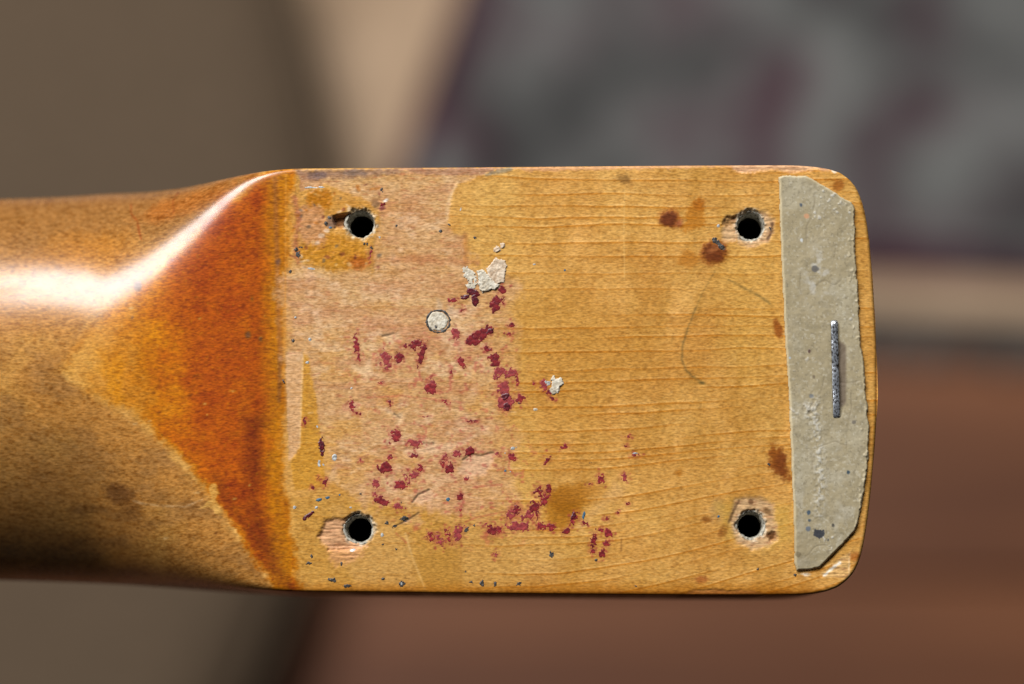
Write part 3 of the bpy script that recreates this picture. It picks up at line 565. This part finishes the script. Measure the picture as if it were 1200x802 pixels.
# fingerboard under the neck
m_fb = noise_mat("fingerboard_rosewood", (46, 28, 20), (74, 46, 32), 60, rough=0.5, stretch=(1, 10, 10))
st = slice(0, None, 12); fx_ = np.append(wx(colx)[st], wx(colx)[-1]); fu = np.append(yu[st], yu[-1]); fl_ = np.append(yl[st], yl[-1]); n = len(fx_)
zt, zb = -HB - 0.00002, -HB - 0.0045
v = [(fx_[i], fu[i] - 1e-4, zt) for i in range(n)] + [(fx_[i], fl_[i] + 1e-4, zt) for i in range(n)] + [(fx_[i], fu[i] - 3e-4, zb) for i in range(n)] + [(fx_[i], fl_[i] + 3e-4, zb) for i in range(n)]
f = []
for i in range(n - 1):
    f += [(i, n + i, n + i + 1, i + 1), (i, i + 1, 2 * n + i + 1, 2 * n + i), (n + i + 1, n + i, 3 * n + i, 3 * n + i + 1), (2 * n + i, 2 * n + i + 1, 3 * n + i + 1, 3 * n + i)]
f.append((0, 2 * n, 3 * n, n)); mesh_obj("fingerboard", np.array(v) - NL, f, m_fb, neck, smooth=False)

# ------------------------------------------------------------------ flakes and specks, each a little raised patch
def flake_mat(name, c1, c2, rough, scale=1800, spec=0.5):
    return noise_mat(name, c1, c2, scale, rough=rough, bump=0.25, bdist=0.0001, spec=spec, detail=3)
m_red = flake_mat("dried_red_paint", (100, 20, 28), (158, 46, 46), 0.42)
m_reds = [m_red, flake_mat('thin_red_paint', (116, 32, 38), (164, 60, 56), 0.5), flake_mat('deep_red_paint', (86, 16, 24), (138, 36, 38), 0.4)]
m_dred = flake_mat("dark_red_paint", (62, 18, 28), (104, 30, 36), 0.35)
m_white = flake_mat("old_white_filler", (176, 162, 138), (216, 207, 188), 0.8)
m_cream = flake_mat("torn_beige_paper", (176, 148, 118), (222, 202, 176), 0.75)
m_dark = flake_mat("dark_grit", (32, 28, 26), (78, 72, 66), 0.5)
m_blue = flake_mat("blue_paint_speck", (36, 70, 92), (70, 108, 126), 0.5)
m_grey = flake_mat("pale_grit", (130, 130, 126), (206, 206, 202), 0.4)
seedn = [100]
def flake(name, sd_fn, x0, x1, y0, y1, mat, h=0.05, rough=1.2, porous=0.0, step=0.5, lump=0.4, nsc=3.0, ramp=1.6):
    seedn[0] += 7; s_ = seedn[0]
    xs = np.arange(x0, x1 + step, step); ys = np.arange(y0, y1 + step, step); A, B = np.meshgrid(xs, ys)
    sd = sd_fn(A, B) + rough * fbm(A / nsc, B / nsc, s_, 3)
    if porous: sd = sd - porous * 3.0 * np.clip(fbm(A / 1.8, B / 1.8, s_ + 3, 2) - 0.05, 0, 1) * 1.6
    ok = sd > 0
    fo = ok[:-1, :-1] & ok[1:, :-1] & ok[1:, 1:] & ok[:-1, 1:]
    if fo.sum() < 3: return None
    z = samp(HT, A, B) * 0.001 + (h * sst(-0.1, ramp, sd) * (1 + lump * fbm(A / 2.2, B / 2.2, s_ + 5, 2)) + 0.004) * 0.001
    cx_, cy_ = 0.5 * (x0 + x1), 0.5 * (y0 + y1)
    Vv = np.stack([wx(A) - wx(cx_), wy(B) - wy(cy_), z], -1).reshape(-1, 3)
    ii = np.arange(A.size).reshape(A.shape); Q = np.stack([ii[:-1, :-1], ii[1:, :-1], ii[1:, 1:], ii[:-1, 1:]], -1)[fo]
    used = np.unique(Q); rem = np.zeros(A.size, int); rem[used] = np.arange(len(used))
    o = mesh_obj(name, Vv[used], rem[Q], mat, neck)
    o.location = (wx(cx_) - NL[0], wy(cy_) - NL[1], 0); return o
def fe(name, cx_, cy_, rx, ry, ang, mat, **k):
    R_ = max(rx, ry) + 4
    return flake(name, lambda a, b: ell_sd(a, b, cx_, cy_, rx, ry, ang), cx_ - R_, cx_ + R_, cy_ - R_, cy_ + R_, mat, **k)
def fp(name, pts, mat, **k):
    xs = [p[0] for p in pts]; ys = [p[1] for p in pts]
    return flake(name, lambda a, b: poly_sd(a, b, pts), min(xs) - 4, max(xs) + 4, min(ys) - 4, max(ys) + 4, mat, **k)
for (x_, y_, rx, ry, an, po) in RED:
    fe("red_paint_flake", x_, y_, rx * 1.06, ry * 1.06, an, m_reds[int(x_ * 7 + y_) % 3], h=0.025, rough=min(2.8, 0.7 + 0.40 * min(rx, ry)), porous=min(1.0, po + 0.2), nsc=3.4 if min(rx, ry) > 4 else 2.4, step=0.4)
for (x_, y_, rx, ry, an, po) in [(554, 343, 9, 5, 20, .1), (556, 352, 4.5, 8, -10, 0), (545, 348, 6, 3, -20, .1), (377, 522, 3.8, 10.5, -5, .3), (360, 605, 9.5, 2.8, -33, .1), (594, 477, 5, 5, 0, .2), (592, 465, 5, 5, 0, .2), (672, 605, 3, 5, 20, .1), (575, 388, 5, 3, -30, .1)]:
    fe("dark_red_paint_flake", x_, y_, rx, ry, an, m_dred, h=0.07, rough=1.2, porous=po)
# white filler and torn paper
fp("torn_paper_flake", [(571, 314), (580, 302), (592, 305), (595, 311), (592, 322), (590, 332), (580, 334), (570, 326)], m_cream, h=0.14, rough=1.6, lump=0.22)
fp("white_filler_flake", [(559, 318), (567, 315), (574, 325), (580, 331), (588, 333), (585, 338), (574, 341), (565, 344), (561, 340), (560, 330)], m_white, h=0.2, rough=1.3, lump=0.22)
fe("white_filler_flake", 551, 324, 7, 14, -30, m_white, h=0.08, rough=2.2, porous=0.9)
fe("white_filler_flake", 552, 336, 6, 3, 0, m_white, h=0.08, rough=1.5, porous=0.5)
fe("white_filler_flake", 583, 292, 5, 3.4, -30, m_cream, h=0.12, rough=1.2); fe("white_filler_flake", 589, 288, 3.2, 3.4, 0, m_cream, h=0.12, rough=0.8)
fp("white_filler_flake", [(645, 444), (649, 439), (653, 443), (659, 442), (661, 450), (657, 454), (656, 460), (648, 463), (643, 459), (646, 452)], m_white, h=0.16, rough=1.2, porous=0.25, lump=0.22)
fe("white_filler_flake", 627, 480, 3, 2, 0, m_white, h=0.06, rough=0.6)
fe("white_filler_flake", 601, 526, 4.5, 2.4, -20, m_grey, h=0.05, rough=1.0, porous=.3); fe("white_filler_flake", 641, 449, 4, 3, 0, m_grey, h=0.05, rough=1.0, porous=.4)
# round filler plug in its dark ring
plug = fe("filler_plug", 513, 376.5, 12.2, 11.6, 0, m_white, h=0.10, rough=0.8, lump=0.35, nsc=5)
ring = flake("plug_ring", lambda a, b: 1.5 - np.abs(np.hypot((a - 513.5) / 1.02, b - 376.7) - 13.0), 496, 531, 360, 394, m_dark, h=0.05, rough=0.9)
fp("plug_crack", [(508, 382), (510, 380), (514, 383), (513, 386), (509, 386)], m_dark, h=0.13, rough=0.5)
# grit
DARK = [(840, 284, 7, 3, 45), (846, 290, 5, 3.4, 30), (837, 281, 3, 3.4, 0), (447, 223, 1.8, 3.6, 0), (464, 264.5, 1.7, 1.5, 0), (428, 286, 4, 2.2, 10), (436, 291, 2, 2, 0), (349, 299, 3, 4, 0), (347, 293, 2, 2.6, 0), (352, 290, 2, 1.6, 0), (516, 271, 2.8, 2.4, 0), (526, 264, 1.8, 1.6, 0), (556, 279, 1.8, 1.8, 0),
 (474, 608, 5.5, 3, 0), (463, 617, 3.4, 2.4, -25), (454, 613, 2.6, 2.6, 0), (470, 589, 2.2, 1.8, 0), (547, 621, 2.6, 3.6, 0), (556, 616, 1.6, 1.6, 0), (390, 680, 5, 3, 0), (407, 687, 5.5, 2.6, 0), (471, 684, 4, 4, 0), (362, 660, 3, 2, 0), (565, 684, 3.4, 4, 0), (608, 684, 3.6, 2.6, 0), (553, 682, 3.4, 2, 0), (449, 679, 1.6, 1.6, 0), (580, 685, 2, 3, 0), (546, 670, 2, 1.5, 0),
 (365, 652, 2, 2, 0), (423, 579, 1.4, 1.4, 0), (464, 644, 1.8, 1.6, 0), (449, 638, 1.6, 1.6, 0), (512, 656, 1.4, 1.2, 0), (340, 318, 1.8, 1.6, 0), (343, 399, 1.6, 1.8, 0), (332, 447, 1.4, 1.6, 0), (691, 542, 1.5, 1.5, 0), (773, 682, 1.6, 1.4, 0), (781, 681, 1.4, 1.4, 0), (745, 687, 1.6, 1.4, 0), (901, 544.5, 2.2, 2, 0), (932, 674, 2.2, 2, 0), (888, 667, 1.5, 1.3, 0), (608, 473, 1.4, 1.4, 0), (903, 268, 2, 1.6, 0), (646, 650, 3, 4, 0), (400, 660, 2, 3, 0), (699, 657, 2, 1.5, 0), (386, 255, 2.5, 2, 0), (382, 262, 2, 3, 0)]
for (x_, y_, rx, ry, an) in DARK: fe("dark_speck", x_, y_, rx, ry, an, m_dark, h=0.05, rough=1.3, step=0.4, porous=0.3, nsc=2.2)
for (x_, y_, rx, ry, an) in [(374, 586, 4, 2.2, -20), (384, 583.5, 2.8, 1.8, 0), (684, 605, 1.7, 5.5, 8), (525, 585, 2.4, 2.4, 0), (842, 605.5, 1.8, 1.6, 0), (398, 580, 1.5, 1.5, 0), (387, 267, 2, 1.4, 0), (662, 317, 1.6, 1.6, 0), (592, 552, 1.4, 1.4, 0)]:
    fe("blue_speck", x_, y_, rx, ry, an, m_blue, h=0.05, rough=0.5, step=0.4)
for (x_, y_, rx, ry, an) in [(392, 536, 3, 4.5, 10), (363, 398, 2, 2, 0), (346, 372, 1.6, 1.4, 0), (445, 278, 1.6, 1.6, 0), (364, 220, 7, 1.2, 0), (376, 219.5, 5, 1.2, 0), (345, 594.5, 2, 1.8, 0), (470, 684, 2, 2.2, 0), (448, 627, 2, 2.2, 0), (411, 595, 2.2, 1.2, 0), (842, 265, 2, 2, 0), (360, 425, 2.6, 2, 0), (374, 543, 1.8, 4, 0), (592, 531, 2, 1.2, 0), (371, 595, 2, 1.4, -30), (365, 315, 4, 1.4, 10), (413, 645, 4, 2, -15), (640, 448, 2.4, 1.6, 0), (626, 310, 1.6, 1, 0), (540, 245, 1, 3, 15), (744, 531.5, 3.5, 1, 0), (412, 455, 1.4, 1.4, 0), (372, 500, 1.6, 2.2, 0), (379, 545, 1.6, 1.6, 0), (598, 553, 1.4, 1.2, 0)]:
    fe("pale_speck", x_, y_, rx, ry, an, m_grey, h=0.06, rough=0.6, step=0.4)

# ================================================================== SHIM (card strip) and its staple
SHIM = [(912, 208), (918, 206), (944, 206.5), (952, 210), (998, 238), (1001, 246), (1003, 300), (1009, 400), (1016, 470), (1018.5, 500), (1017, 545), (1008, 606), (1003, 622), (961, 665), (952, 668), (933, 669.5), (931, 662), (929.5, 600), (925, 480), (920, 400), (915, 290)]
step = 0.8
xs = np.arange(905, 1025, step); ys = np.arange(200, 676, step); A, B = np.meshgrid(xs, ys)
right = sst(975, 1000, A)
sd = poly_sd(A, B, SHIM) + (0.5 + 0.7 * right) * fbm(A / 7, B / 9, 301, 3) + 0.35 * right * fbm(A / 1.8, B / 2, 303, 2)
ok = sd > -0.2; fo = ok[:-1, :-1] & ok[1:, :-1] & ok[1:, 1:] & ok[:-1, 1:]
TH = 0.34
lump_ = fbm(A / 16, B / 18, 305, 3); fine_ = fbm(A / 3, B / 3.4, 306, 3); fibre = fbm(A / 5, B / 2.0, 307, 3)
stw = np.exp(-((A - 984) / 9) ** 2) * sst(392, 410, B) * (1 - sst(470, 486, B))                # torn hollow beside the staple
groove = np.exp(-((A - (977.2 + (B - 377) * 0.025)) / 5.0) ** 2) * sst(374, 384, B) * (1 - sst(484, 492, B))
fold = np.exp(-((A - (956 + 5 * np.sin(B / 40)) ) / 7) ** 2) * sst(440, 500, B) * (1 - sst(580, 640, B))
pits = sst(0.62, 0.95, fbm(A / 5, B / 5, 308, 2)) * sst(0.1, 0.6, fbm(A / 30, B / 40, 309, 2))
burr = right * sst(0.2, 0.9, fbm(A / 4.5, B / 6, 310, 3)) * (1 - sst(6, 14, sd))
wr = np.exp(-((A - 950 + 0.35 * (B - 475)) / 12) ** 2 - ((B - 478) / 13) ** 2) * fbm(A / 4, B / 5, 311, 3)
crease = np.exp(-(np.abs(((A * 0.25 + B + 9 * fbm(A / 20, B / 30, 331, 2)) % 61) - 30) / 1.2) ** 2) * sst(0.0, 0.6, fbm(A / 25, B / 40, 332, 2)) + np.exp(-(np.abs(((A + 0.12 * B + 6 * fbm(A / 20, B / 30, 333, 2)) % 37) - 18) / 1.1) ** 2) * sst(0.2, 0.7, fbm(A / 30, B / 30, 334, 2))
crease = crease * sst(4, 10, sd)
hz = TH * sst(-0.4, 2.2, sd) + sst(0, 2, sd) * (0.055 * lump_ - 0.03 * crease + 0.008 * fine_ + 0.006 * fibre - 0.10 * stw - 0.12 * groove + 0.05 * fold * (1 + fine_) + 0.05 * pits + 0.10 * burr + 0.14 * wr)
zs = hz * 0.001
cs = np.zeros(A.shape + (3,)); cs[:] = (163, 148, 115)
def cput(M, c, a): 
    global cs
    cs = cs + (np.asarray(c, float) - cs) * (M * a)[..., None]
cput(sst(0.1, 0.8, fbm(A / 14, B / 20, 341)) * sst(300, 520, B), (184, 177, 160), 0.5); cput(sst(-0.2, 0.8, fbm(A / 22, B / 26, 321)), (156, 142, 110), 0.8); cput(sst(0.0, 0.9, fbm(A / 30, B / 34, 322)), (176, 165, 138), 0.7)
cput(sst(0.1, 0.9, fbm(A / 5, B / 5, 323)), (146, 134, 108), 0.5); cput(sst(0.3, 1, fbm(A / 2.5, B / 2.5, 324, 2)), (196, 188, 168), 0.5); cput(sst(0.45, 1, fbm(A / 2.2, B / 2.2, 325, 2)), (124, 112, 88), 0.5)
cput(1 - sst(0.5, 4.5, sd), (204, 186, 146), 0.75); cput(fold * sst(-0.2, 0.6, fine_), (200, 196, 186), 0.7); cput(np.clip(crease, 0, 1), (138, 124, 98), 0.5); cput(pits, (206, 202, 194), 0.6); cput(burr, (202, 188, 156), 0.7)
cput(np.exp(-((A - 958) / 16) ** 2 - ((B - 325) / 30) ** 2) * sst(-0.2, 0.7, fbm(A / 8, B / 8, 326)), (198, 194, 186), 0.8)
cput(sst(0.35, 0.75, stw) * 1.0, (108, 92, 74), 0.9); cput(sst(0.45, 0.8, groove * (1 + 0.4 * fine_)), (62, 48, 38), 0.9); cput(sst(0, 0.6, wr), (196, 190, 178), 0.6); cput(sst(0, 0.5, -wr), (150, 134, 110), 0.5)
cput(np.exp(-((A - 940) / 14) ** 2 - ((B - 640) / 26) ** 2), (150, 134, 102), 0.6)
for (x_, y_, r_, c_) in ((948, 412, 1.8, (70, 44, 36)), (953, 442, 2.0, (110, 96, 74)), (938, 241, 1.8, (70, 80, 92)), (945, 254, 3.0, (206, 150, 110)), (955, 316, 4, (96, 92, 88)), (939, 282, 2, (210, 214, 216)), (950, 465, 2.5, (116, 118, 120)), (1000, 495, 2.2, (110, 102, 90)), (994, 554, 2.0, (40, 60, 76)), (947, 601, 2.2, (50, 70, 90)), (948, 610, 1.6, (60, 70, 80)), (947, 620, 3, (96, 104, 116)), (976, 616, 1.8, (70, 66, 60)), (970, 633, 1.3, (60, 60, 60)), (935, 650, 3, (116, 102, 74)), (925, 420, 1.6, (180, 190, 200)), (976, 378.5, 2, (90, 110, 130))):
    cput(sst(-0.8, 0.8, ell_sd(A, B, x_, y_, r_, r_) + 0.8 * fine_), c_, 0.85)
cput(sst(-0.8, 0.8, poly_sd(A, B, [(953, 620), (960, 622), (966, 620), (966, 629), (960, 631), (953, 628)]) + 1.4 * fine_), (44, 46, 54), 0.9)
shim_o = np.array([wx(964), wy(438), 0.00012])
m_shim, nt, b = new_mat("old_grey_card")
at = nt.nodes.new('ShaderNodeAttribute'); at.attribute_name = "tone"; nt.links.new(at.outputs['Color'], b.inputs['Base Color'])
b.inputs['Roughness'].default_value = 0.62; b.inputs['Specular IOR Level'].default_value = 0.4
tc = nt.nodes.new('ShaderNodeTexCoord'); n1 = nt.nodes.new('ShaderNodeTexNoise'); n1.inputs['Scale'].default_value = 3500; n1.inputs['Detail'].default_value = 4; nt.links.new(tc.outputs['Object'], n1.inputs['Vector'])
bp = nt.nodes.new('ShaderNodeBump'); bp.inputs['Strength'].default_value = 0.12; bp.inputs['Distance'].default_value = 0.0001; nt.links.new(n1.outputs['Fac'], bp.inputs['Height']); nt.links.new(bp.outputs[0], b.inputs['Normal'])
top_v = np.stack([wx(A) - shim_o[0], wy(B) - shim_o[1], zs], -1).reshape(-1, 3)
ii = np.arange(A.size).reshape(A.shape); Q = np.stack([ii[:-1, :-1], ii[1:, :-1], ii[1:, 1:], ii[:-1, 1:]], -1)[fo]
used = np.unique(Q); rem = np.zeros(A.size, int); rem[used] = np.arange(len(used)); Qt = rem[Q]
vt = top_v[used]; vb = vt.copy(); vb[:, 2] = 0.0
# side walls along the rim of the sheet
ed = np.concatenate([Qt[:, [0, 1]], Qt[:, [1, 2]], Qt[:, [2, 3]], Qt[:, [3, 0]]]); key = np.sort(ed, 1); kk = key[:, 0].astype(np.int64) * len(used) + key[:, 1]
_, inv, cnt = np.unique(kk, return_inverse=True, return_counts=True); bed = ed[cnt[inv] == 1]; nU = len(used)
Qs = np.stack([bed[:, 1], bed[:, 0], bed[:, 0] + nU, bed[:, 1] + nU], 1); Qb = Qt[:, ::-1] + nU
ca = (lin(np.clip(cs, 5, 250)) * 0.93).reshape(-1, 3)[used]
shim = mesh_obj("card_shim", np.concatenate([vt, vb]), np.concatenate([Qt, Qs, Qb]), m_shim, None, colors=np.concatenate([ca, ca]))
shim.location = shim_o
tag(shim, "grey card shim with clipped corners glued across the end of the neck heel", "shim")

# staple: flat wire crown with its two shoulders turned down into the card
m_st = noise_mat("rusted_staple_steel", (44, 37, 33), (206, 212, 220), 4200, rough=0.30, metal=0.78, bump=0.5, bdist=0.00010, stretch=(1.2, 0.7, 1), detail=4, c3=(160, 160, 162), lo_=0.36, hi_=0.58)
p0 = np.array([977.0, 376.5]); p1 = np.array([979.8, 490.5]); Ls = np.hypot(*(p1 - p0)) * S
path = []; nseg = 70
for i in range(nseg + 1):
    u = i / nseg; s_ = u * Ls
    path.append((s_, 0.00050 + 0.00004 * math.sin(u * 9) + 0.00004 * math.sin(u * 23 + 1)))
rc = 0.0006
def shoulder(sign, base):
    out = []
    for a in np.linspace(0, 80, 8):
        a = math.radians(a); out.append((base + sign * rc * math.sin(a), path[0 if sign < 0 else -1][1] - rc * (1 - math.cos(a))))
    out.append((out[-1][0] + sign * 0.00006, -0.0045)); return out
full = shoulder(-1, rc)[::-1] + [p for p in path if rc < p[0] < Ls - rc] + shoulder(1, Ls - rc)
dirv = (p1 - p0) / np.hypot(*(p1 - p0)); dw = np.array([dirv[0], -dirv[1]]); nw = np.array([-dw[1], dw[0]])
stv, stf = [], []; ns = 12; o0 = np.array([wx(p0[0]), wy(p0[1])])
for i, (s_, z) in enumerate(full):
    a_ = full[max(i - 1, 0)]; b_ = full[min(i + 1, len(full) - 1)]; t = np.array([b_[0] - a_[0], b_[1] - a_[1]]); t /= np.hypot(*t) + 1e-12; up = np.array([-t[1], t[0]])
    for k_ in range(ns):
        an = 2 * math.pi * k_ / ns; c_, s2 = math.cos(an), math.sin(an)
        hw = 0.00047 * np.sign(c_) * abs(c_) ** 0.6 * (1 + rng.uniform(-0.03, 0.03)); hhh = 0.00020 * np.sign(s2) * abs(s2) ** 0.6 * (1 + rng.uniform(-0.05, 0.05))
        q2 = dw * (s_ + up[0] * hhh) + nw * hw
        stv.append((q2[0], q2[1], z + up[1] * hhh))
for i in range(len(full) - 1):
    for k_ in range(ns): stf.append((i * ns + k_, i * ns + (k_ + 1) % ns, (i + 1) * ns + (k_ + 1) % ns, (i + 1) * ns + k_))
stf.append(tuple(range(ns))[::-1]); stf.append(tuple(range((len(full) - 1) * ns, len(full) * ns)))
sto = mesh_obj("staple", stv, stf, m_st, None); sto.location = (o0[0], o0[1], 0.00005)
import bmesh
for o in (sto, body, shim):
    pass
bm = bmesh.new(); bm.from_mesh(sto.data); bmesh.ops.recalc_face_normals(bm, faces=bm.faces); bm.to_mesh(sto.data); bm.free()
tag(sto, "rusty steel staple driven lengthwise into the grey card shim", "staple")
